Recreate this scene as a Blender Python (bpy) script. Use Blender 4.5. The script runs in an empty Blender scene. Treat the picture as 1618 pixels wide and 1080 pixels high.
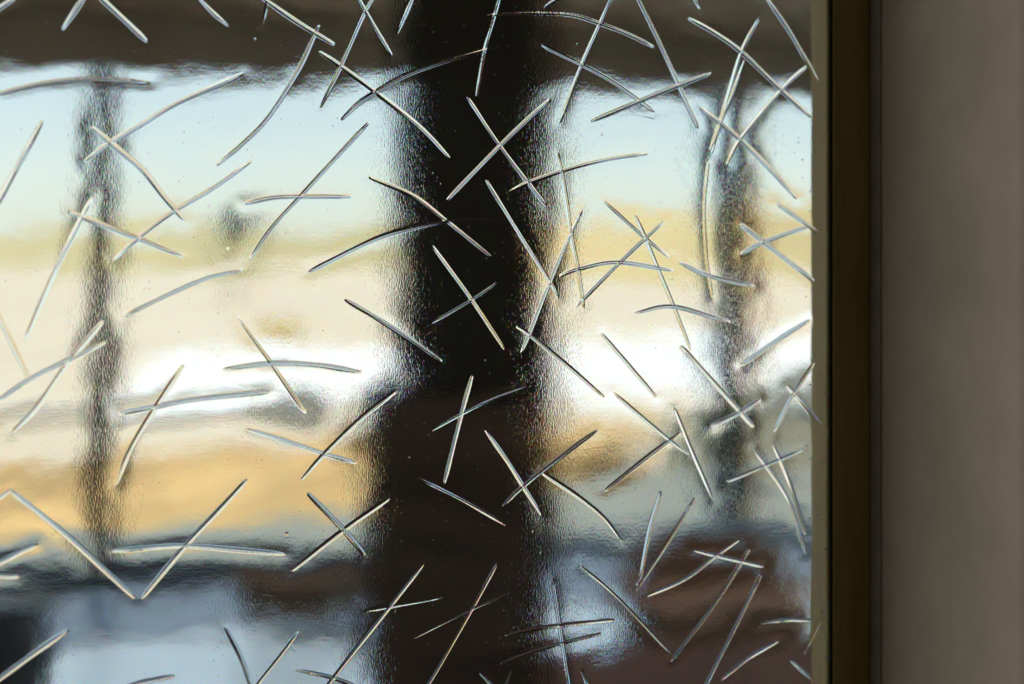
import bpy, math, random
import numpy as np
from mathutils import Vector

SC = bpy.context.scene
COL = SC.collection
R = math.radians
random.seed(7)
rng = np.random.default_rng(11)

# ------------------------------------------------------------------ camera
YAW = 16.0
cam_d = bpy.data.cameras.new("camera")
cam = bpy.data.objects.new("camera", cam_d); COL.objects.link(cam)
cam.location = (-0.2067, -0.7210, 1.5)
cam.rotation_euler = (R(90), 0, -R(YAW))
cam_d.sensor_width = 36.0
cam_d.lens = 50.0
cam_d.shift_y = -0.0865
cam_d.clip_start = 0.01
cam_d.clip_end = 2000
cam_d.dof.use_dof = True
cam_d.dof.focus_distance = 0.747
cam_d.dof.aperture_fstop = 3.0
SC.camera = cam

# ------------------------------------------------------------------ daylight
world = bpy.data.worlds.new("World"); SC.world = world
world.use_nodes = True
wn = world.node_tree.nodes; wl = world.node_tree.links
sky = wn.new("ShaderNodeTexSky"); sky.sky_type = 'NISHITA'; sky.sun_disc = False
TO_SUN = Vector((-0.98, 0.16, 0.0)).normalized(); ELEV = 52
sky.sun_elevation = R(ELEV)
sky.sun_rotation = math.atan2(TO_SUN.x, TO_SUN.y)
sky.air_density = 1.2; sky.dust_density = 0.45; sky.ozone_density = 1.5
hs = wn.new('ShaderNodeHueSaturation'); hs.inputs['Saturation'].default_value = 0.5
tint = wn.new('ShaderNodeMix'); tint.data_type = 'RGBA'; tint.blend_type = 'MULTIPLY'; tint.inputs[0].default_value = 1.0; tint.inputs[7].default_value = (.90, .985, 1.03, 1)
wl.new(sky.outputs[0], hs.inputs['Color']); wl.new(hs.outputs[0], tint.inputs[6]); wl.new(tint.outputs[2], wn["Background"].inputs[0])
wn["Background"].inputs[1].default_value = 0.15
sd = bpy.data.lights.new("sun", 'SUN'); sd.energy = 4.2; sd.angle = R(0.5); sd.color = (1, 0.95, 0.87)
sun = bpy.data.objects.new("sun", sd); COL.objects.link(sun)
dirv = Vector((TO_SUN.x*math.cos(R(ELEV)), TO_SUN.y*math.cos(R(ELEV)), math.sin(R(ELEV))))
sun.rotation_euler = dirv.to_track_quat('Z', 'Y').to_euler()
# jamb fill: unseen area lamp added at the left to brighten jamb and frame
ld = bpy.data.lights.new("room_light", 'AREA'); ld.shape = 'RECTANGLE'; ld.size = 0.24; ld.size_y = 1.3
ld.energy = 12.3; ld.color = (1.0, 0.93, 0.84)
lo = bpy.data.objects.new("room_light", ld); COL.objects.link(lo)
lo.location = (-1.95, -0.275, 1.6); lo.rotation_euler = (R(90), 0, R(-90))

SC.view_settings.view_transform = 'Standard'
SC.view_settings.look = 'None'
SC.view_settings.exposure = 0.06
SC.view_settings.gamma = 1.0
SC.view_settings.use_curve_mapping = False
SC.cycles.max_bounces = 14
SC.cycles.transmission_bounces = 10
SC.cycles.glossy_bounces = 5
SC.cycles.diffuse_bounces = 4
SC.cycles.caustics_reflective = False
SC.cycles.caustics_refractive = True
SC.cycles.sample_clamp_indirect = 4.0
SC.cycles.use_denoising = True

# ------------------------------------------------------------------ helpers
def lin(c):
    return tuple((v/12.92 if v <= .04045 else ((v+.055)/1.055)**2.4) for v in [x/255 for x in c])

def mat(name, base, rough=0.6, var=0.12, scale=6.0, spec=0.3, bump=0.0, stretch=(1, 1, 1), second=None, mixscale=None):
    """procedural surface: base colour broken up by two noises (linear rgb)"""
    m = bpy.data.materials.new(name); m.use_nodes = True
    nt = m.node_tree; n = nt.nodes; l = nt.links
    b = n["Principled BSDF"]
    tc = n.new("ShaderNodeTexCoord"); mp = n.new("ShaderNodeMapping")
    mp.inputs['Scale'].default_value = stretch
    l.new(tc.outputs['Object'], mp.inputs['Vector'])
    nz = n.new("ShaderNodeTexNoise"); nz.inputs['Scale'].default_value = scale; nz.inputs['Detail'].default_value = 6
    nz.inputs['Roughness'].default_value = 0.6
    l.new(mp.outputs[0], nz.inputs['Vector'])
    rp = n.new("ShaderNodeValToRGB")
    rp.color_ramp.elements[0].position = 0.32; rp.color_ramp.elements[1].position = 0.68
    lo_ = [max(0, v*(1-var)) for v in base]; hi_ = [min(1, v*(1+var)) for v in (second or base)]
    rp.color_ramp.elements[0].color = (*lo_, 1); rp.color_ramp.elements[1].color = (*hi_, 1)
    l.new(nz.outputs['Fac'], rp.inputs['Fac'])
    l.new(rp.outputs['Color'], b.inputs['Base Color'])
    b.inputs['Roughness'].default_value = rough
    b.inputs['Specular IOR Level'].default_value = spec
    if bump:
        nb = n.new("ShaderNodeTexNoise"); nb.inputs['Scale'].default_value = scale*8; nb.inputs['Detail'].default_value = 4
        l.new(mp.outputs[0], nb.inputs['Vector'])
        bp = n.new("ShaderNodeBump"); bp.inputs['Strength'].default_value = bump; bp.inputs['Distance'].default_value = 0.002
        l.new(nb.outputs['Fac'], bp.inputs['Height']); l.new(bp.outputs[0], b.inputs['Normal'])
    return m

class MB:
    def __init__(s): s.v = []; s.f = []
    def box(s, x0, x1, y0, y1, z0, z1, c=0.0):
        """box with its vertical and horizontal edges chamfered by c"""
        import bmesh
        bm = bmesh.new(); bmesh.ops.create_cube(bm, size=1)
        for v in bm.verts:
            v.co = Vector(((x0+x1)/2+v.co.x*(x1-x0), (y0+y1)/2+v.co.y*(y1-y0), (z0+z1)/2+v.co.z*(z1-z0)))
        if c: bmesh.ops.bevel(bm, geom=list(bm.edges), offset=c, segments=2, affect='EDGES', profile=0.5)
        o = len(s.v); bm.verts.ensure_lookup_table()
        for i, v in enumerate(bm.verts): v.index = i
        s.v += [tuple(v.co) for v in bm.verts]; s.f += [[o+v.index for v in f.verts] for f in bm.faces]
        bm.free(); return s
    def tube(s, pts, rads, n=10):
        o = len(s.v)
        for i, (p, r) in enumerate(zip(pts, rads)):
            p = Vector(p); d = (Vector(pts[min(i+1, len(pts)-1)])-Vector(pts[max(i-1, 0)])).normalized()
            a = d.orthogonal().normalized(); b = d.cross(a)
            for k in range(n):
                t = 2*math.pi*k/n; s.v.append(tuple(p+a*r*math.cos(t)+b*r*math.sin(t)))
        for i in range(len(pts)-1):
            for k in range(n):
                s.f.append([o+i*n+k, o+i*n+(k+1) % n, o+(i+1)*n+(k+1) % n, o+(i+1)*n+k])
        s.f.append([o+k for k in range(n)][::-1]); s.f.append([o+(len(pts)-1)*n+k for k in range(n)])
        return s
    def build(s, name, m, parent=None, loc=(0, 0, 0), smooth=False):
        me = bpy.data.meshes.new(name); me.from_pydata(s.v, [], s.f); me.update()
        if smooth: me.polygons.foreach_set('use_smooth', [True]*len(me.polygons))
        me.materials.append(m)
        o = bpy.data.objects.new(name, me); COL.objects.link(o); o.location = loc
        if parent: o.parent = parent
        return o

def thing(name, label, cat, loc=(0, 0, 0), rz=0.0, group=None):
    o = bpy.data.objects.new(name, None); COL.objects.link(o); o.location = loc; o.rotation_euler = (0, 0, rz)
    tag(o, label, cat, group); return o
def tag(o, label, cat, group=None):
    o['label'] = label; o['category'] = cat
    if group: o['group'] = group
def structure(o, label, cat):
    o['kind'] = 'structure'; o['label'] = label; o['category'] = cat

def sheet(name, poly, z, m, label, cat, sub=0):
    o = MB(); o.v = [(x, y, z) for x, y in poly]; o.f = [list(range(len(poly)))]
    ob = o.build(name, m); structure(ob, label, cat); return ob

# ------------------------------------------------------------------ materials
M_sand = mat('pale_sand', (0.64, 0.55, 0.39), 0.95, 0.08, 0.25, second=(0.64, 0.57, 0.45))
M_white = mat('white_concrete', (0.76, 0.75, 0.71), 0.9, 0.04, 0.6)
M_ochre = mat('dry_grass', (0.42, 0.28, 0.11), 0.95, 0.25, 0.9, second=(0.62, 0.42, 0.18), bump=0.3)
M_gravel = mat('grey_gravel', (0.20, 0.19, 0.13), 0.95, 0.2, 2.0)
M_strip = mat('grey_stone', (0.27, 0.285, 0.25), 0.8, 0.15, 3.0)
M_floor = mat('porch_tile', (0.34, 0.43, 0.50), 0.22, 0.10, 1.5, spec=0.8)
M_kerb = mat('dark_stone', (0.03, 0.032, 0.034), 0.7, 0.3, 5.0)
M_timber = mat('dark_timber', (0.020, 0.016, 0.012), 0.6, 0.45, 4.0, stretch=(6, 6, 0.6), bump=0.3)
M_brown = mat('brown_timber', (0.10, 0.06, 0.045), 0.6, 0.5, 4.0, stretch=(1, 6, 6), bump=0.3)
M_ceil = mat('porch_boards', (0.19, 0.145, 0.10), 0.7, 0.2, 2.0, stretch=(1, 8, 1))
M_post = mat('painted_steel', (0.012, 0.015, 0.017), 0.6, 0.25, 6.0)
M_hillg = mat('green_scrub', (0.46, 0.40, 0.19), 1.0, 0.12, 0.03, second=(0.53, 0.46, 0.26))
M_hillo = mat('ochre_scrub', (0.50, 0.38, 0.18), 1.0, 0.15, 0.04, second=(0.50, 0.41, 0.21))
M_leaf = mat('olive_leaf', (0.16, 0.21, 0.16), 0.7, 0.3, 3.0)
M_dleaf = mat('dark_leaf', (0.035, 0.045, 0.022), 0.7, 0.4, 3.0)
M_yleaf = mat('yellow_leaf', (0.9, 0.68, 0.2), 0.8, 0.2, 3.0)
M_tuss = mat('dry_leaf', (0.42, 0.28, 0.11), 0.9, 0.3, 3.0)
M_bark = mat('pale_bark', (0.34, 0.28, 0.19), 0.9, 0.2, 3.0)
M_rock = mat('boulder_stone', (0.33, 0.33, 0.29), 0.95, 0.25, 3.0)
M_seat = mat('wicker', (0.062, 0.034, 0.020), 0.95, 0.35, 30.0, bump=.4)
M_table = mat('table_wood', (0.32, 0.12, 0.055), 0.7, 0.3, 4.0, stretch=(1, 8, 8), bump=0.2)
M_pot = mat('black_glaze', (0.008, 0.010, 0.014), 0.35, 0.3, 3.0)
M_wall = mat('plaster', (0.40, 0.355, 0.29), 0.9, 0.10, 16.0, bump=0.35)
M_room = mat('room_plaster', (0.30, 0.26, 0.22), 0.9, 0.05, 3.0)
M_stile = mat('olive_paint', (0.58, 0.43, 0.20), 0.55, 0.12, 9.0, stretch=(4, 4, .6), bump=0.2)
M_bead = mat('bead_paint', (0.33, 0.265, 0.095), 0.5, 0.2, 14.0, stretch=(4, 4, .5), bump=0.3)
M_gask = mat('black_gasket', (0.004, 0.004, 0.003), 0.9, 0.1, 20.0)

# ------------------------------------------------------------------ outside: the ground
g = sheet('ground', [(-900, 14), (900, 14), (900, 900), (-900, 900)], 0.0, M_sand, 'pale cream sand stretching away to the far hills', 'ground')
g2 = MB(); g2.v = [(-900, -40, -.012), (900, -40, -.012), (900, 14, -.012), (-900, 14, -.012)]; g2.f = [[0, 1, 2, 3]]
bpy.data.objects.remove(g2.build('tmp', M_sand))
g.data.clear_geometry()
g.data.from_pydata([(-900, -40, 0), (900, -40, 0), (900, 900, 0), (-900, 900, 0)], [], [[0, 1, 2, 3]])
sheet('road', [(-0.1, 13.6), (0.4, 20.9), (30, 31), (30, 20), (7.78, 14.1), (4.5, 12.9)], 0.005, M_white, 'blinding white concrete path across the sand', 'path')
sheet('dry_lawn', [(-14, 6.6), (-14, 8.6), (-0.92, 9.95), (1.96, 10.75), (3.58, 10.8), (4.77, 11.1), (2.6, 8.0), (1.7, 7.35), (-.1, 7.0), (-1.2, 6.65)], 0.009, M_ochre, 'golden ochre dry lawn just past the porch', 'lawn')
sheet('gravel', [(1.6, 6.5), (2.35, 7.7), (3.3, 8.1), (4.6, 11.0), (6.5, 11.9), (22, 15), (22, 6.5)], 0.014, M_gravel, 'grey olive gravel bed right of the dry lawn', 'ground')
k = MB().box(-10, 2.1, 10.5, 10.72, 0, 0.09, .02); k.build('low_kerb', mat('pale_kerb', (.42, .39, .32), .9))
structure(bpy.data.objects['low_kerb'], 'low grey stone kerb behind the dry lawn', 'kerb')
bpy.data.objects['low_kerb'].rotation_euler = (0, 0, R(4)); bpy.data.objects['low_kerb'].location = (0, 2.2, 0)
sheet('stone_strip', [(-14, 6.02), (20, 6.02), (20, 6.9), (3.2, 8.3), (1.7, 7.4), (-.1, 7.05), (-1.2, 6.7), (-14, 6.65)], 0.02, M_strip, 'grey stone strip at the foot of the porch posts', 'paving')

def hills(name, m, xs, y0, h0, label, seed):
    rr = np.random.default_rng(seed); nx, ny = 90, 10
    mb = MB(); ph = rr.uniform(0, 6, 6)
    for j in range(ny):
        for i in range(nx):
            x = xs[0]+(xs[1]-xs[0])*i/(nx-1); t = j/(ny-1)
            e = min(1, i/8, (nx-1-i)/8)
            hh = h0*(0.8+.16*math.sin(x*.045+ph[0])+.12*math.sin(x*.11+ph[1])+.07*math.sin(x*.31+ph[2]))*e
            mb.v.append((x, y0+70*t, -0.3+hh*math.sin(t*math.pi)**.8+.2*rr.standard_normal()*t))
    for j in range(ny-1):
        for i in range(nx-1):
            a = j*nx+i; mb.f.append([a, a+1, a+nx+1, a+nx])
    o = mb.build(name, m, smooth=True); structure(o, label, 'hills')
hills('green_hill', M_hillg, (-150, 210), 150, 5.0, 'low sunlit green scrub hill on the horizon', 3)
hills('ochre_hill', M_hillo, (29, 200), 78, 6.6, 'low ochre scrub hill on the horizon at the right', 5)

# ------------------------------------------------------------------ outside: plants and rocks
def leaves(mb, c, rad, n, size, rr, clumps=14):
    cs = []
    for _ in range(clumps):
        d = rr.standard_normal(3); d /= np.linalg.norm(d)
        cs.append((np.array(c)+d*np.array(rad)*rr.uniform(.25, .8), rr.uniform(.25, .45)))
    for _ in range(n):
        cc, cr = cs[rr.integers(len(cs))]
        p = cc+rr.standard_normal(3)*cr*np.array(rad)*.6
        a = rr.standard_normal(3); a /= np.linalg.norm(a); b = np.cross(a, rr.standard_normal(3)); b /= np.linalg.norm(b)
        s = size*rr.uniform(.6, 1.3); o = len(mb.v)
        for q in (a*s, b*s*.4, -a*s, -b*s*.4): mb.v.append(tuple(p+q))
        mb.f.append([o, o+1, o+2, o+3])
def bush(name, label, cat, loc, rad, n, size, ml, seed, trunk_h=None):
    rr = np.random.default_rng(seed); t = thing(name, label, cat, loc)
    zc = (trunk_h or 0)+rad[2]*.9
    mb = MB(); leaves(mb, (0, 0, zc), rad, n, size, rr); mb.build('crown' if trunk_h else 'foliage', ml, t)
    tb = MB(); hh = zc
    r0 = .07 if trunk_h else .025
    tb.tube([(0, 0, 0), (.03, 0, hh*.4), (-.02, .02, hh*.8), (0, 0, hh*1.1)], [r0*1.3, r0, r0*.7, r0*.3])
    for q in range(5):
        a = q*1.26; z0 = hh*(.5 if trunk_h else .15)
        tb.tube([(0, 0, z0), (rad[0]*.35*math.cos(a), rad[1]*.35*math.sin(a), z0+rad[2]*.5), (rad[0]*.65*math.cos(a), rad[1]*.65*math.sin(a), z0+rad[2]*1.0)], [r0*.6, r0*.4, r0*.15], 6)
    tb.build('trunk' if trunk_h else 'stems', M_bark, t)
bush('small_tree', 'small grey green tree standing alone on the far sand', 'tree', (3.35, 40, 0), (.62, .62, .75), 1500, .10, M_leaf, 21, 1.7)
bush('dark_bush', 'dark olive bush behind the thin right porch post', 'bush', (3.62, 7.6, 0), (.21, .2, .30), 1300, .035, M_dleaf, 22)
bush('yellow_shrub', 'small yellow flowering shrub on the pale sand', 'bush', (2.53, 22.7, 0), (.42, .3, .24), 500, .06, M_yleaf, 23)

def boulder(name, loc, r, seed, label):
    import bmesh
    bm = bmesh.new(); bmesh.ops.create_icosphere(bm, subdivisions=4, radius=1)
    rr = random.Random(seed); ds = [Vector((rr.gauss(0, 1), rr.gauss(0, 1), rr.gauss(0, 1))).normalized() for _ in range(14)]
    for v in bm.verts:
        k_ = 1.0
        for q, d in enumerate(ds):
            dd = v.co.normalized().dot(d)
            if dd > .72: k_ -= (dd-.72)*.55
        v.co = Vector((v.co.x*r[0], v.co.y*r[1], v.co.z*r[2]))*k_
    me = bpy.data.meshes.new(name); bm.to_mesh(me); bm.free(); me.materials.append(M_rock)
    o = bpy.data.objects.new(name, me); COL.objects.link(o); o.location = loc; tag(o, label, 'boulder')
for q, (bx_, by_, lb) in enumerate(((1.75, 9.9, 'low dry brown tussock beside the thick column'), (2.95, 8.2, 'low dry brown tussock just right of the thick column'))):
    bush('dry_tussock', lb, 'tussock', (bx_, by_, 0), (.28, .22, .10), 500, .05, M_tuss, 31+q)  # tufts added to stand in for brown shadow patches on the lawn
boulder('boulder', (1.35, 11.8, .12), (.36, .3, .24), 4, 'grey boulder at the edge of the dry lawn')
boulder('boulder', (6.1, 11.2, .12), (.75, .35, .3), 9, 'long grey brown boulder on the gravel bed')

# ------------------------------------------------------------------ the porch
porch = thing('porch', 'dark timber porch with a thick column, thin posts and a board ceiling', 'porch', (0, 0, 0))
f = MB().box(-9, 14, 0.035, 6.0, -.2, 0.03); fl = f.build('floor', M_floor); structure(fl, 'pale blue grey polished tile floor of the porch', 'floor')
kb = MB().box(-9, .95, 5.86, 6.1, 0.031, 0.085, .012).build('kerb', M_kerb); structure(kb, 'black stone kerb along the porch floor edge left of the column', 'kerb')
kb = MB().box(.953, 14, 5.90, 6.1, 0.031, 0.085, .012).build('kerb', mat('grey_kerb', (.24, .27, .27), .7)); structure(kb, 'low grey stone kerb right of the column', 'kerb')
MB().box(-9, 14, .035, 3.3, 2.66, 2.74).build('roof', M_ceil, porch)  # near slab out of view, added to keep the column in shade
MB().box(-9, 14, 5.2, 6.5, 2.66, 2.74).build('roof', M_ceil, porch)
MB().box(-9, 14, 6.3, 6.48, 2.36, 2.655, .01).build('beam', M_ceil, porch)
MB().box(-9, 14, 2.0, 2.16, 2.44, 2.655, .01).build('beam', M_timber, porch)
# thick column on its plinth
cb = MB().box(-.130, .130, -.112, .112, .031, 2.43, .012); c = cb.build('column', M_timber, porch, (.392, 1.60, 0)); c.rotation_euler = (0, 0, R(-13))
pb = MB().box(-.160, .134, -.14, .14, .031, 1.27, .012); p_ = pb.build('plinth', M_brown, porch, (.372, 1.62, 0)); p_.rotation_euler = (0, 0, R(-13))
for x, y, w in ((-.22, 6.39, .060), (-5.0, 6.39, .058), (3.08, 6.39, .082), (8.2, 6.39, .058)):
    MB().box(x-w, x+w, y-w, y+w, .035, 2.355, .008).build('post', M_post, porch)

# ------------------------------------------------------------------ porch furniture
def chair(loc, rz, label, sc_, sx_=1.0):
    t = thing('armchair', label, 'armchair', loc, rz, 'brown armchairs on the porch'); t.scale = (sx_, .9, sc_)
    MB().box(-.24, .24, -.26, .22, .20, .40, .03).build('seat', M_seat, t)
    b = MB().box(-.27, .27, -.05, .05, .0, .34, .03).build('backrest', M_seat, t, (0, .25, .20)); b.rotation_euler = (R(-9), 0, 0)
    for s in (-1, 1):
        MB().box(s*.285-.035, s*.285+.035, -.26, .24, .24, .44, .02).build('arm', M_seat, t)
        for yy in (-.2, .2): MB().box(s*.24-.022, s*.24+.022, yy-.022, yy+.022, 0, .22, .004).build('leg', M_timber, t)
chair((1.72, 3.60, .03), R(-20), 'brown porch armchair right of the thick column', .86)
chair((.56, 4.9, .03), R(150), 'brown porch armchair left of the thick column', .50, .68)
t = thing('porch_table', 'reddish brown wooden porch table right below the pane', 'table', (1.02, 1.72, .03), R(-12))
MB().box(-.42, .42, -.34, .34, .60, .645, .008).build('tabletop', M_table, t)
for sx in (-1, 1):
    for sy in (-1, 1): MB().box(sx*.37-.03, sx*.37+.03, sy*.29-.03, sy*.29+.03, 0, .6, .005).build('leg', M_table, t)
pt = MB().tube([(0, 0, 0), (0, 0, .1), (0, 0, .3), (0, 0, .42), (0, 0, .45), (0, 0, .44)], [.12, .17, .22, .20, .225, .19], 28)
o = pt.build('plant_pot', M_pot, None, (-.56, 3.7, .031), True); tag(o, 'glossy black pot on the porch floor at the far left', 'pot')

# ------------------------------------------------------------------ the room: one shell with the window opening
X0, X1, Z0, Z1 = -.60, .2101, 1.02, 1.86
w = MB()
def rect(a, b, c_, d):
    o = len(w.v); w.v += [a, b, c_, d]; w.f.append([o, o+1, o+2, o+3])
def slab(x0, x1, y0, y1, z0, z1): w.box(x0, x1, y0, y1, z0, z1)
slab(-2.0, X0, -.144, .0285, -.05, 2.6); slab(X0, X1, -.144, .0285, -.05, Z0); slab(X0, X1, -.144, .0285, Z1, 2.6)
wall = w.build('wall', M_wall)
structure(wall, 'dim greige plastered wall around the window', 'wall')
# right jamb: rounded plaster corner
w2 = MB(); prof = []
rc = .006
prof.append((X1, .0285)); prof.append((X1, -.144+rc))
for q in range(1, 9):
    a = math.pi/2*q/8; prof.append((X1+rc-rc*math.cos(a), -.144+rc-rc*math.sin(a)))
prof += [(2.0, -.144), (2.0, .0285)]
n = len(prof)
for z in (-.05, 2.6): w2.v += [(x, y, z) for x, y in prof]
w2.f = [[i, (i+1) % n, n+(i+1) % n, n+i] for i in range(n)]+[list(range(n))[::-1], list(range(n, 2*n))]
jamb = w2.build('jamb', M_wall); jamb.data.polygons.foreach_set('use_smooth', [2 <= i <= 9 or i == 1 for i in range(n+2)])
structure(jamb, 'soft grey beige window jamb beside the dark frame', 'wall')
for nm, a in (('room_wall', (-2.1, -2.0, -2.6, -.144, -.05, 2.6)), ('room_wall', (2.0, 2.1, -2.6, -.144, -.05, 2.6)), ('room_wall', (-2.1, 2.1, -2.7, -2.6, -.05, 2.6)),
              ('room_ceiling', (-2.1, 2.1, -2.7, .0285, 2.602, 2.7)), ('room_floor', (-2.0, 2.0, -2.6, -.146, -.1, -.052))):
    o = MB().box(*a).build(nm, M_room); structure(o, 'plain dim '+nm.replace('room_', '')+' of the room behind the viewer', nm.replace('room_', ''))

# ------------------------------------------------------------------ the window
XE = .1868        # inner edge of the rear stile
XG = .1862        # inner edge of the front bead
win = thing('window', 'splinter relief glass pane held in a dark olive frame', 'window', ((X0+X1)/2, 0, Z0))
def wpart(nm, a, m, c=0.0):
    o = MB().box(*a, c).build(nm, m, win)
    o.matrix_parent_inverse = win.matrix_basis.inverted(); return o
wpart('rear_stile', (XE, X1-.001, .0062, .0262, Z0+.001, Z1-.001), M_stile, .0015)
wpart('rear_stile', (X0+.001, X0+.034, .0062, .0262, Z0+.001, Z1-.001), M_stile, .0015)
wpart('rear_rail', (X0+.035, XE-.001, .0062, .0262, Z0+.001, Z0+.034), M_stile, .0015)
wpart('rear_rail', (X0+.035, XE-.001, .0062, .0262, Z1-.034, Z1-.001), M_stile, .0015)
wpart('glazing_bead', (XG, X1-.0005, -.0050, -.0006, Z0+.001, Z1-.001), M_bead, .0012)
wpart('glazing_bead', (X0+.001, X0+.022, -.0050, -.0006, Z0+.001, Z1-.001), M_bead, .0012)
wpart('glazing_bead', (X0+.0225, XG-.0005, -.0050, -.0006, Z0+.001, Z0+.022), M_bead, .0012)
wpart('glazing_bead', (X0+.0225, XG-.0005, -.0050, -.0006, Z1-.022, Z1-.001), M_bead, .0012)
wpart('gasket', (XG-.0009, XG-.0001, -.0036, -.0009, Z0+.023, Z1-.023), M_gask, .0003)

wpart('sealant', (X1-.0012, X1-.0001, -.0158, -.0052, Z0+.001, Z1-.001), mat('old_sealant', (.27, .245, .21), .8, .15, 60.0, bump=.6), .0005)
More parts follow.
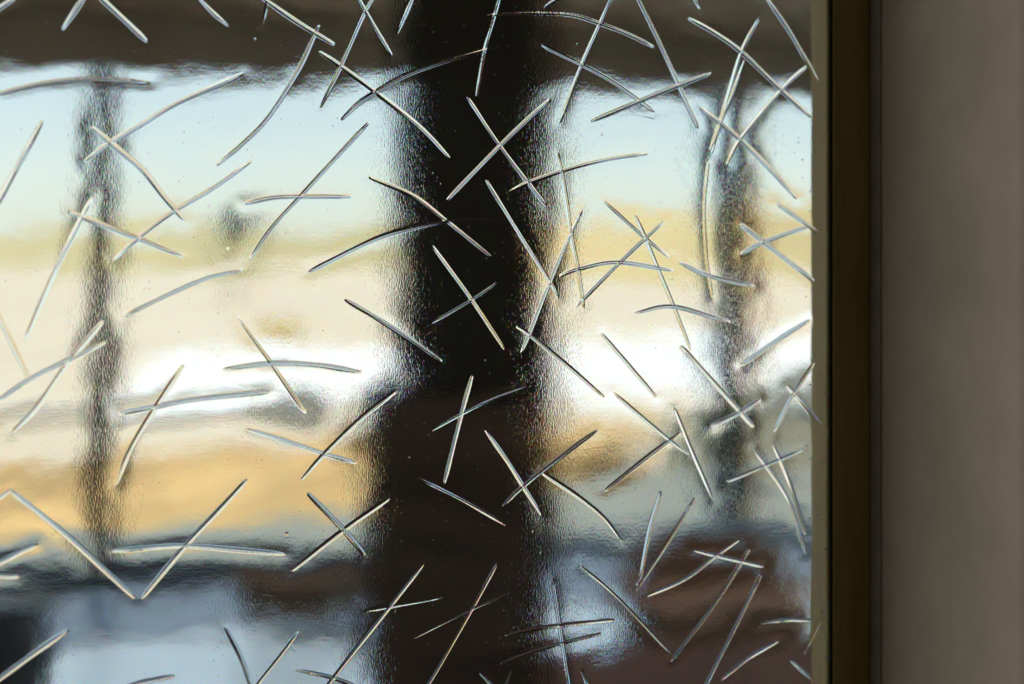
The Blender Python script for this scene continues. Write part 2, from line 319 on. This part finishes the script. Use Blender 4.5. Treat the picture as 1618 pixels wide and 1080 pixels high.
# relief glass -------------------------------------------------------
STROKES = [
[(-263.1,1611.0),(-254.6,1617.4),(-247.5,1622.9)],
[(-226.0,1608.3),(-220.5,1617.2),(-214.0,1627.6)],
[(-186.6,1604.1),(-199.2,1616.0),(-211.1,1626.9)],
[(-147.1,1613.3),(-155.2,1620.2),(-162.3,1627.4)],
[(-129.9,1615.7),(-128.7,1622.4),(-127.4,1629.8)],
[(-132.5,1629.6),(-112.8,1616.8),(-94.2,1606.3)],
[(-260.3,1573.0),(-254.6,1576.5),(-236.5,1581.7),(-213.4,1584.9),(-199.2,1584.8),(-185.4,1584.0)],
[(-140.3,1589.9),(-171.1,1574.8),(-188.7,1563.7),(-203.4,1554.4),(-215.8,1544.9)],
[(-212.2,1561.2),(-202.2,1552.5),(-188.7,1541.0),(-178.7,1528.1),(-169.0,1516.6)],
[(-235.1,1564.0),(-244.6,1545.6),(-254.6,1525.7),(-258.9,1517.5)],
[(-101.9,1615.3),(-105.1,1608.5),(-112.2,1592.8),(-127.1,1569.0),(-139.7,1555.4),(-152.7,1544.1)],
[(-135.9,1546.3),(-155.2,1532.1),(-173.6,1520.9),(-190.2,1508.1),(-201.9,1496.9)],
[(-139.0,1525.0),(-125.5,1528.0),(-112.2,1528.8),(-85.8,1529.1)],
[(-76.6,1566.8),(-95.2,1546.7),(-111.2,1529.1),(-125.5,1513.4),(-136.5,1497.5)],
[(-83.8,1634.3),(-77.6,1623.2),(-64.4,1601.7)],
[(-71.3,1635.9),(-78.6,1623.2),(-90.6,1595.5),(-101.0,1574.6)],
[(-52.4,1634.2),(-56.8,1624.2),(-61.4,1613.5)],
[(-101.6,1602.2),(-90.6,1595.2),(-72.3,1582.5),(-49.4,1565.2),(-33.9,1549.8)],
[(-90.3,1568.4),(-81.2,1577.1),(-72.3,1582.9),(-57.8,1591.5),(-37.7,1599.4),(-8.0,1608.5)],
[(-5.9,1637.9),(-11.1,1619.7),(-15.2,1605.5),(-19.3,1581.9)],
[(-14.5,1624.8),(7.3,1626.8),(32.0,1627.3),(48.1,1623.6),(64.3,1618.6),(80.1,1612.0)],
[(-24.4,1581.7),(-6.6,1556.6),(18.9,1525.5)],
[(21.0,1581.7),(7.3,1569.6),(-6.6,1556.6),(-35.0,1528.0)],
[(-14.2,1538.8),(-10.7,1533.2),(5.6,1508.0),(21.0,1484.9),(25.6,1476.4)],
[(-75.9,1538.9),(-53.4,1529.8),(-35.6,1516.8),(-11.8,1498.7)],
[(-1.4,1532.7),(9.1,1537.5),(32.0,1545.3),(53.5,1550.7),(76.4,1554.2)],
[(16.4,1610.5),(38.7,1600.9),(57.1,1592.0),(72.0,1582.6),(80.1,1577.3)],
[(57.1,1641.1),(49.1,1623.7),(38.7,1600.9),(26.6,1570.1)],
[(30.2,1639.0),(17.8,1630.7)],
[(69.1,1641.7),(81.2,1618.9),(94.9,1590.8),(106.1,1569.0)],
[(113.2,1598.7),(93.7,1591.5),(72.0,1582.6),(44.5,1571.2)],
[(103.1,1642.7),(106.8,1634.6)],
[(100.4,1628.7),(116.2,1621.1),(131.8,1611.3),(156.0,1591.1),(174.4,1576.7)],
[(142.5,1630.7),(131.8,1610.9),(120.0,1574.6),(113.2,1557.0)],
[(133.7,1606.5),(127.6,1590.9),(117.7,1567.9),(114.7,1555.7)],
[(145.6,1644.2),(159.9,1625.8),(172.0,1607.2),(180.3,1594.7)],
[(171.6,1604.7),(156.0,1591.1),(131.8,1564.0),(123.4,1549.5)],
[(107.6,1579.8),(131.8,1562.3),(148.7,1547.5),(165.4,1530.8)],
[(112.1,1550.4),(109.8,1524.3),(111.3,1496.5),(114.7,1475.7)],
[(25.2,1553.2),(28.1,1539.5),(30.9,1522.3),(32.7,1509.5),(36.6,1491.2),(39.8,1470.9)],
[(-212.5,1526.8),(-217.3,1517.2),(-229.3,1492.1),(-243.4,1458.1)],
[(-222.8,1519.9),(-199.5,1510.8),(-169.0,1498.4)],
[(-140.3,1491.8),(-156.7,1488.0),(-171.1,1482.2),(-197.1,1469.7)],
[(-258.6,1479.5),(-254.6,1469.1),(-241.1,1439.2)],
[(-207.5,1466.7),(-224.6,1445.8),(-237.4,1426.9),(-248.9,1414.2)],
[(-206.6,1456.5),(-225.5,1447.3),(-241.1,1439.5),(-254.6,1430.1),(-260.3,1426.0)],
[(-142.8,1468.4),(-125.2,1443.6),(-112.2,1423.8),(-108.7,1419.6)],
[(-149.3,1442.3),(-125.2,1444.6),(-103.2,1443.2),(-80.5,1439.1)],
[(-169.3,1444.6),(-182.4,1424.6),(-194.7,1403.6),(-201.0,1387.2)],
[(-199.2,1422.0),(-182.4,1424.6),(-161.4,1427.8),(-127.1,1430.3)],
[(-138.1,1411.9),(-119.2,1405.5),(-100.0,1398.4),(-83.1,1392.9)],
[(-249.2,1386.0),(-222.8,1362.1),(-192.3,1331.3)],
[(-138.1,1386.6),(-153.6,1370.2),(-168.1,1355.3),(-189.0,1330.7)],
[(-202.5,1354.8),(-171.1,1355.5),(-144.3,1352.1),(-119.2,1348.4)],
[(-238.0,1359.6),(-246.0,1356.4),(-254.6,1352.1),(-258.9,1350.2)],
[(-246.6,1345.2),(-254.6,1346.3),(-259.7,1347.2)],
[(-223.7,1317.4),(-241.4,1305.9),(-254.6,1296.7),(-260.3,1292.3)],
[(-173.6,1291.6),(-189.6,1289.5),(-197.7,1287.7)],
[(-148.4,1313.8),(-141.2,1299.0),(-136.2,1284.4),(-134.3,1277.9)],
[(-112.5,1308.3),(-122.4,1296.0),(-132.5,1284.1),(-136.5,1278.7)],
[(-248.9,1387.5),(-254.6,1383.2),(-259.7,1380.1)],
[(-88.4,1476.4),(-64.1,1461.9),(-38.3,1444.1)],
[(-107.1,1490.7),(-74.3,1506.8),(-53.4,1513.1),(-32.3,1516.8),(-7.6,1517.0)],
[(-43.1,1503.9),(-22.0,1475.8),(-3.8,1449.3)],
[(-7.3,1485.0),(-22.0,1475.8),(-44.1,1463.6)],
[(38.7,1522.7),(32.3,1510.1),(21.0,1484.9),(9.4,1457.1),(5.2,1447.8)],
[(2.8,1461.2),(9.4,1457.1),(32.0,1439.2),(51.3,1422.8)],
[(-63.1,1428.3),(-80.5,1415.5),(-99.0,1398.4),(-110.6,1385.7)],
[(-107.4,1378.2),(-89.3,1358.9),(-78.6,1346.0)],
[(-66.1,1373.6),(-89.3,1358.9),(-115.1,1340.2)],
[(-21.7,1436.1),(-27.5,1416.1),(-36.7,1380.5)],
[(7.7,1429.0),(-10.7,1423.2),(-27.5,1416.1),(-43.7,1408.0)],
[(-14.5,1407.4),(-3.1,1391.6),(6.3,1376.9),(16.4,1361.3)],
[(-4.9,1367.1),(6.3,1376.9),(32.0,1395.0),(47.3,1404.9)],
[(-51.4,1384.1),(-26.8,1371.1),(-2.1,1356.3)],
[(-47.8,1339.0),(-65.4,1318.2),(-95.5,1282.9),(-100.6,1275.6)],
[(-78.6,1316.9),(-65.4,1318.2),(-37.3,1321.2)],
[(-8.0,1336.9),(-21.7,1313.9),(-39.4,1285.2),(-48.1,1272.1)],
[(-0.3,1320.8),(-21.7,1313.9),(-54.4,1300.5)],
[(-113.5,1289.9),(-95.5,1284.5),(-80.5,1277.8)],
[(-3.5,1298.7),(10.8,1300.9),(25.6,1301.9),(57.1,1302.7)],
[(-5.9,1284.5),(10.8,1288.9),(28.8,1292.6),(49.5,1295.8)],
[(22.4,1327.0),(26.3,1301.5),(31.3,1270.4),(32.3,1264.3)],
[(-17.6,1280.5),(-8.3,1270.4)],
[(0.0,1280.0),(-5.2,1269.5)],
[(50.6,1528.6),(75.3,1508.2),(88.9,1497.9)],
[(86.0,1517.2),(75.3,1508.2),(60.3,1494.9),(35.5,1471.6)],
[(69.1,1521.2),(75.3,1508.2),(92.3,1470.3),(101.9,1447.4)],
[(26.6,1488.2),(36.6,1491.5),(59.2,1495.2),(91.1,1490.7)],
[(69.4,1467.8),(91.5,1471.0),(124.5,1462.3)],
[(95.6,1494.8),(112.8,1487.8),(139.0,1482.1)],
[(131.8,1516.1),(145.2,1506.3),(176.0,1484.7)],
[(131.8,1500.0),(145.2,1506.3),(173.2,1515.3)],
[(153.7,1527.5),(173.2,1515.3),(186.2,1506.8)],
[(173.2,1462.4),(154.5,1452.0),(131.8,1438.1)],
[(49.9,1457.2),(81.5,1422.0)],
[(96.3,1449.2),(127.2,1416.8),(139.0,1404.2)],
[(57.1,1424.7),(89.3,1398.3),(100.1,1390.3)],
[(95.2,1401.9),(76.4,1389.8),(52.4,1372.8)],
[(92.3,1415.5),(100.8,1395.5),(115.1,1364.3)],
[(114.0,1405.4),(129.5,1411.5),(142.9,1418.8)],
[(159.9,1426.1),(172.0,1413.1),(186.2,1396.6)],
[(176.4,1438.5),(162.6,1420.1),(151.8,1401.0)],
[(169.7,1390.1),(123.4,1374.4)],
[(139.8,1390.9),(159.9,1363.2),(171.2,1332.5)],
[(150.6,1394.7),(161.1,1372.0),(170.9,1342.9)],
[(16.4,1383.8),(36.6,1370.1),(51.3,1357.9),(61.4,1345.0)],
[(84.1,1370.3),(77.5,1350.0),(73.1,1328.6),(70.2,1320.2)],
[(103.8,1365.6),(86.7,1340.9),(69.8,1317.9)],
[(130.3,1341.6),(115.5,1333.3),(98.2,1322.2),(76.4,1314.4)],
[(103.8,1337.5),(144.8,1326.3)],
[(136.7,1336.3),(115.5,1306.9),(89.7,1278.0)],
[(143.7,1321.5),(127.2,1292.1),(107.9,1258.5)],
[(154.5,1284.1),(136.7,1276.3),(119.6,1265.1)],
[(144.4,1294.7),(160.3,1295.4),(176.0,1293.9)],
[(185.4,1303.9),(171.2,1276.8)],
[(37.7,1333.2),(58.5,1315.2),(91.1,1281.0)],
[(162.3,1272.6),(175.6,1261.2)],
[(38.4,1277.6),(43.7,1264.0)]]
SPECKS = [(-134.0,1607.3,0.73), (-55.8,1394.7,1.00), (-43.1,1358.1,0.87), (-14.2,1443.9,0.73), (-63.1,1315.8,0.73), (-118.2,1358.6,0.47), (11.9,1352.8,0.47), (-13.5,1569.1,0.53), (-30.2,1567.7,0.40), (-39.0,1536.2,0.53), (36.2,1611.6,0.50), (20.3,1632.8,0.43), (176.4,1450.2,0.53), (16.1,1341.2,0.47), (-40.7,1555.9,0.33), (-147.5,1502.2,0.53)]
# the pane runs on past the photographed part: more splinters of the same kind there
def hits(x, z): return -262 < x < 180 and 1240 < z < 1662
rs = random.Random(5)
for gx in range(-620, 210, 46):
    for gz in range(1020, 1870, 46):
        x = gx+rs.uniform(0, 46); z = gz+rs.uniform(0, 46)
        if hits(x, z): continue
        a = rs.uniform(0, math.pi); L = rs.uniform(22, 42); cu = rs.uniform(-6, 6)
        pts = [(x+math.cos(a)*L*t-math.sin(a)*cu*(1-4*t*t), z+math.sin(a)*L*t+math.cos(a)*cu*(1-4*t*t)) for t in (-.5, -.25, 0, .25, .5)]
        if any(hits(*p) for p in pts): continue
        STROKES.append(pts)

def axis(lo_, a, b, hi_, fine, coarse):
    return np.unique(np.round(np.concatenate([np.arange(lo_, a, coarse), np.arange(a, b, fine), np.arange(b, hi_+coarse*.5, coarse), [hi_]]), 4))
GX = axis(X0*1000+3, -275, 192, X1*1000-2, .40, 1.2)
GZ = axis(Z0*1000+3, 1232, 1672, Z1*1000-3, .40, 1.2)
H = np.zeros((len(GZ), len(GX)), np.float32)      # relief height in mm, towards the room
RIDGE = np.zeros_like(H)
def catmull(p, n=14):
    p = np.array(p, float); q = np.vstack([2*p[0]-p[1], p, 2*p[-1]-p[-2]]); out = []
    for i in range(1, len(q)-2):
        for t in np.linspace(0, 1, n, endpoint=False):
            out.append(.5*((2*q[i])+(q[i+1]-q[i-1])*t+(2*q[i-1]-5*q[i]+4*q[i+1]-q[i+2])*t*t+(3*q[i]-q[i-1]-3*q[i+1]+q[i+2])*t**3))
    out.append(p[-1]); return np.array(out)
for st in STROKES:
    P = catmull(st) if len(st) > 2 else np.linspace(st[0], st[1], 20)
    seg = np.diff(P, axis=0); sl = np.hypot(*seg.T); cum = np.concatenate([[0], np.cumsum(sl)]); L = cum[-1]
    pad = 22
    i0, i1 = np.searchsorted(GX, [P[:, 0].min()-pad, P[:, 0].max()+pad]); j0, j1 = np.searchsorted(GZ, [P[:, 1].min()-pad, P[:, 1].max()+pad])
    if i1-i0 < 2 or j1-j0 < 2: continue
    XX, ZZ = np.meshgrid(GX[i0:i1], GZ[j0:j1]); best = np.full(XX.shape, 1e9); tt = np.zeros(XX.shape)
    for a in range(0, len(seg)):
        dx, dz = seg[a]; q = np.clip(((XX-P[a, 0])*dx+(ZZ-P[a, 1])*dz)/(sl[a]**2+1e-9), 0, 1)
        d2 = (XX-P[a, 0]-q*dx)**2+(ZZ-P[a, 1]-q*dz)**2
        mk = d2 < best; best[mk] = d2[mk]; tt[mk] = (cum[a]+q*sl[a])[mk]
    d = np.sqrt(best); s = tt/L
    ends = np.clip(np.minimum(s, 1-s)*L/rs.uniform(4, 12), 0, 1)**rs.uniform(.35, .8)
    wk = rs.uniform(.80, 1.16)*(.86+.22*min(1, abs(P[0, 0]+10)/190)); wd = wk*(.4+.6*ends)*(1+.10*np.sin(s*rs.uniform(6, 16)+rs.uniform(0, 6))); amp = wk*rs.uniform(.56, .76)*(.2+.8*ends)*(1+.12*np.sin(s*rs.uniform(4, 12)+rs.uniform(0, 6)))
    r = np.where(d < wd, (1-(d/wd)**2)**2, 0)*amp
    sh = rs.uniform(.05, .20); W = rs.uniform(4.0, 7.0)
    H[j0:j1, i0:i1] += sh*(1/(1+(d/W)**2)**1.5)*np.clip((pad-d)/8, 0, 1)
    RIDGE[j0:j1, i0:i1] = np.maximum(RIDGE[j0:j1, i0:i1], r)+.35*np.minimum(RIDGE[j0:j1, i0:i1], r)
    # crushed fringe of tiny chips beside the splinter
    pt_ = np.clip(np.sin(s*rs.uniform(5, 11)+rs.uniform(0, 6))*1.4, 0, 1)
    H[j0:j1, i0:i1] += (rng.standard_normal(d.shape)*.011*np.exp(-(d/1.7)**2)*pt_*ends).astype(np.float32)
def bumpat(x, z, r, a):
    i0, i1 = np.searchsorted(GX, [x-2*r, x+2*r+.5]); j0, j1 = np.searchsorted(GZ, [z-2*r, z+2*r+.5])
    if i1 <= i0 or j1 <= j0: return
    XX, ZZ = np.meshgrid(GX[i0:i1], GZ[j0:j1]); q = ((XX-x)**2+(ZZ-z)**2)/r**2
    RIDGE[j0:j1, i0:i1] += a*np.exp(-q*1.3)
for x, z, r in SPECKS: bumpat(x, z, max(.45, r*.75), .16)
# slow waviness of rolled glass
XX, ZZ = np.meshgrid(GX, GZ)
for q in range(46):
    wl_ = rng.uniform(14, 60); th = rng.uniform(0, 2*math.pi); ph = rng.uniform(0, 6.28)
    H += (.0011*wl_*.18*np.sin(2*math.pi*(XX*math.cos(th)+ZZ*math.sin(th))/wl_+ph)).astype(np.float32)
for q in range(26):
    wl_ = rng.uniform(5, 13); th = rng.normal(0, .55)+(math.pi/2 if q % 3 == 0 else 0); ph = rng.uniform(0, 6.28)
    H += (.0007*wl_/6.28*np.sin(2*math.pi*(XX*math.cos(th)+ZZ*math.sin(th))/wl_+ph+1.5*np.sin(XX*.05+ZZ*.03+q))).astype(np.float32)
# hairline scratches
for q in range(46):
    x = rng.uniform(-230, 170); z = rng.uniform(1250, 1650)
    if q < 22: x = rng.uniform(-45, 15); z = rng.uniform(1480, 1560)
    a = rng.normal(-.75, .35); L = rng.uniform(5, 22); m_ = int(L/.15)
    t_ = np.linspace(0, L, m_); ci = np.searchsorted(GX, x+t_*math.cos(a)+.02*t_*t_*.1); cj = np.searchsorted(GZ, z+t_*math.sin(a))
    ok = (ci > 1) & (ci < len(GX)-1) & (cj > 1) & (cj < len(GZ)-1)
    H[cj[ok], ci[ok]] += .022*np.sin(np.linspace(0, math.pi, m_))[ok]
H += RIDGE
del XX, ZZ
edge = np.minimum.outer(np.minimum(GZ-GZ[0], GZ[-1]-GZ), np.minimum(GX-GX[0], GX[-1]-GX))
H *= np.clip(edge/6, 0, 1)
# under the bead and gasket the rim is ground flat
H *= np.clip((XG*1000-1.0-GX)/3.0, 0, 1)[None, :]
nz_, nx_ = H.shape
V = np.empty((nz_*nx_+4, 3), np.float32)
V[:-4, 0] = np.tile(GX, nz_)/1000; V[:-4, 2] = np.repeat(GZ, nx_)/1000; V[:-4, 1] = -H.ravel()/1000
TH = .0055
V[-4:] = [(GX[0]/1000, TH, GZ[0]/1000), (GX[-1]/1000, TH, GZ[0]/1000), (GX[-1]/1000, TH, GZ[-1]/1000), (GX[0]/1000, TH, GZ[-1]/1000)]
ii = (np.arange(nz_-1)[:, None]*nx_+np.arange(nx_-1)[None, :]).ravel()
F = np.stack([ii, ii+1, ii+nx_+1, ii+nx_], 1)
B = nz_*nx_; c00, c10, c11, c01 = 0, nx_-1, nz_*nx_-1, (nz_-1)*nx_
F = np.vstack([F, [[B, B+3, B+2, B+1], [c00, B, B+1, c10], [c10, B+1, B+2, c11], [c11, B+2, B+3, c01], [c01, B+3, B, c00]]]).astype(np.int32)
V[:, 0] -= (X0+X1)/2; V[:, 2] -= Z0
me = bpy.data.meshes.new('glass_pane'); me.vertices.add(len(V)); me.vertices.foreach_set('co', V.ravel())
me.loops.add(F.size); me.loops.foreach_set('vertex_index', F.ravel())
me.polygons.add(len(F)); me.polygons.foreach_set('loop_start', np.arange(0, F.size, 4, dtype=np.int32))
sm = np.ones(len(F), bool); sm[-5:] = False
me.polygons.foreach_set('use_smooth', sm); me.update(calc_edges=True)
ga = me.attributes.new('grain', 'FLOAT', 'POINT')
gv = (.42+.42*np.exp(-((GX+5)/75)**2)-.10*np.clip((-GX-120)/60, 0, 1)).astype(np.float32)
ga.data.foreach_set('value', np.concatenate([np.tile(gv, nz_), np.zeros(4, np.float32)]))
# sharp rim so the flat back does not bend the front's normals
pane = bpy.data.objects.new('glass_pane', me); COL.objects.link(pane); pane.parent = win
pane['label'] = 'clear glass with raised crossing splinters'

gm = bpy.data.materials.new('relief_glass'); gm.use_nodes = True
nt = gm.node_tree; n = nt.nodes; l = nt.links
for x in list(n): n.remove(x)
out = n.new('ShaderNodeOutputMaterial'); gl = n.new('ShaderNodeBsdfGlass')
gl.inputs['Color'].default_value = (.975, .99, .98, 1); gl.inputs['Roughness'].default_value = 0.0; gl.inputs['IOR'].default_value = 1.5
tc = n.new('ShaderNodeTexCoord')
def noise(scale_xyz, detail, rough_):
    mp = n.new('ShaderNodeMapping'); mp.inputs['Scale'].default_value = scale_xyz; l.new(tc.outputs['Object'], mp.inputs['Vector'])
    z = n.new('ShaderNodeTexNoise'); z.inputs['Scale'].default_value = 1; z.inputs['Detail'].default_value = detail; z.inputs['Roughness'].default_value = rough_
    l.new(mp.outputs[0], z.inputs['Vector']); return z.outputs['Fac']
def mth(op, a, b):
    m_ = n.new('ShaderNodeMath'); m_.operation = op
    for i_, v in enumerate((a, b)):
        if isinstance(v, (int, float)): m_.inputs[i_].default_value = v
        else: l.new(v, m_.inputs[i_])
    return m_.outputs[0]
grain = noise((1500, 0, 430), 2.0, .55)         # fine vertical drawing grain
iso = noise((900, 0, 700), 2.0, .55)           # orange peel
hor = noise((110, 0, 560), 2.0, .5)
msk = noise((14, 0, 9), 2.0, .5)
hsum = mth('ADD', mth('MULTIPLY', mth('ADD', grain, mth('MULTIPLY', mth('POWER', grain, 4.0), 2.2)), 1.0), mth('ADD', mth('MULTIPLY', iso, .5), mth('MULTIPLY', hor, .85)))
bp = n.new('ShaderNodeBump'); bp.inputs['Strength'].default_value = 1.0; bp.inputs['Distance'].default_value = 0.000030
at = n.new('ShaderNodeAttribute'); at.attribute_name = 'grain'
l.new(mth('MULTIPLY', hsum, at.outputs['Fac']), bp.inputs['Height']); 
gls = []
for col_, ior in (((.975, 0, 0, 1), 1.4965), ((0, .99, 0, 1), 1.50), ((0, 0, .98, 1), 1.5035)):
    q_ = n.new('ShaderNodeBsdfGlass'); q_.inputs['Color'].default_value = col_; q_.inputs['Roughness'].default_value = 0.0; q_.inputs['IOR'].default_value = ior
    l.new(bp.outputs[0], q_.inputs['Normal']); gls.append(q_)
ad1 = n.new('ShaderNodeAddShader'); ad2 = n.new('ShaderNodeAddShader')
l.new(gls[0].outputs[0], ad1.inputs[0]); l.new(gls[1].outputs[0], ad1.inputs[1]); l.new(ad1.outputs[0], ad2.inputs[0]); l.new(gls[2].outputs[0], ad2.inputs[1])
n.remove(gl); gl = ad2
# specks of dust lying on the glass
mpv = n.new('ShaderNodeMapping'); mpv.inputs['Scale'].default_value = (1, 0, 1); l.new(tc.outputs['Object'], mpv.inputs['Vector'])
vo = n.new('ShaderNodeTexVoronoi'); vo.inputs['Scale'].default_value = 420; l.new(mpv.outputs[0], vo.inputs['Vector'])
sx = n.new('ShaderNodeSeparateColor'); l.new(vo.outputs['Color'], sx.inputs[0])
rad = mth('MULTIPLY', mth('POWER', sx.outputs[0], 4.0), .15)
sxyz = n.new('ShaderNodeSeparateXYZ'); l.new(tc.outputs['Object'], sxyz.inputs[0])
rim = n.new('ShaderNodeMapRange'); rim.inputs['From Min'].default_value = .352; rim.inputs['From Max'].default_value = .382
rim.inputs['To Min'].default_value = 1.0; rim.inputs['To Max'].default_value = 2.6; l.new(sxyz.outputs['X'], rim.inputs['Value'])
dot = mth('LESS_THAN', vo.outputs['Distance'], mth('MULTIPLY', rad, rim.outputs[0]))
dfac = mth('MULTIPLY', dot, .75)
du = n.new('ShaderNodeBsdfTranslucent'); du.inputs['Color'].default_value = (.7, .66, .6, 1)
mx = n.new('ShaderNodeMixShader'); l.new(dfac, mx.inputs[0]); l.new(gl.outputs[0], mx.inputs[1]); l.new(du.outputs[0], mx.inputs[2])
l.new(mx.outputs[0], out.inputs['Surface'])
me.materials.append(gm)
gb = bpy.data.materials.new('glass_back'); gb.use_nodes = True
nb = gb.node_tree.nodes; [nb.remove(x) for x in list(nb)]
ob = nb.new('ShaderNodeOutputMaterial'); g2_ = nb.new('ShaderNodeBsdfGlass'); g2_.inputs['IOR'].default_value = 1.5; g2_.inputs['Roughness'].default_value = 0
g2_.inputs['Color'].default_value = (.975, .99, .98, 1)
gb.node_tree.links.new(g2_.outputs[0], ob.inputs['Surface'])
me.materials.append(gb)
mi = np.zeros(len(F), np.int32); mi[-5:] = 1; me.polygons.foreach_set('material_index', mi); me.update()
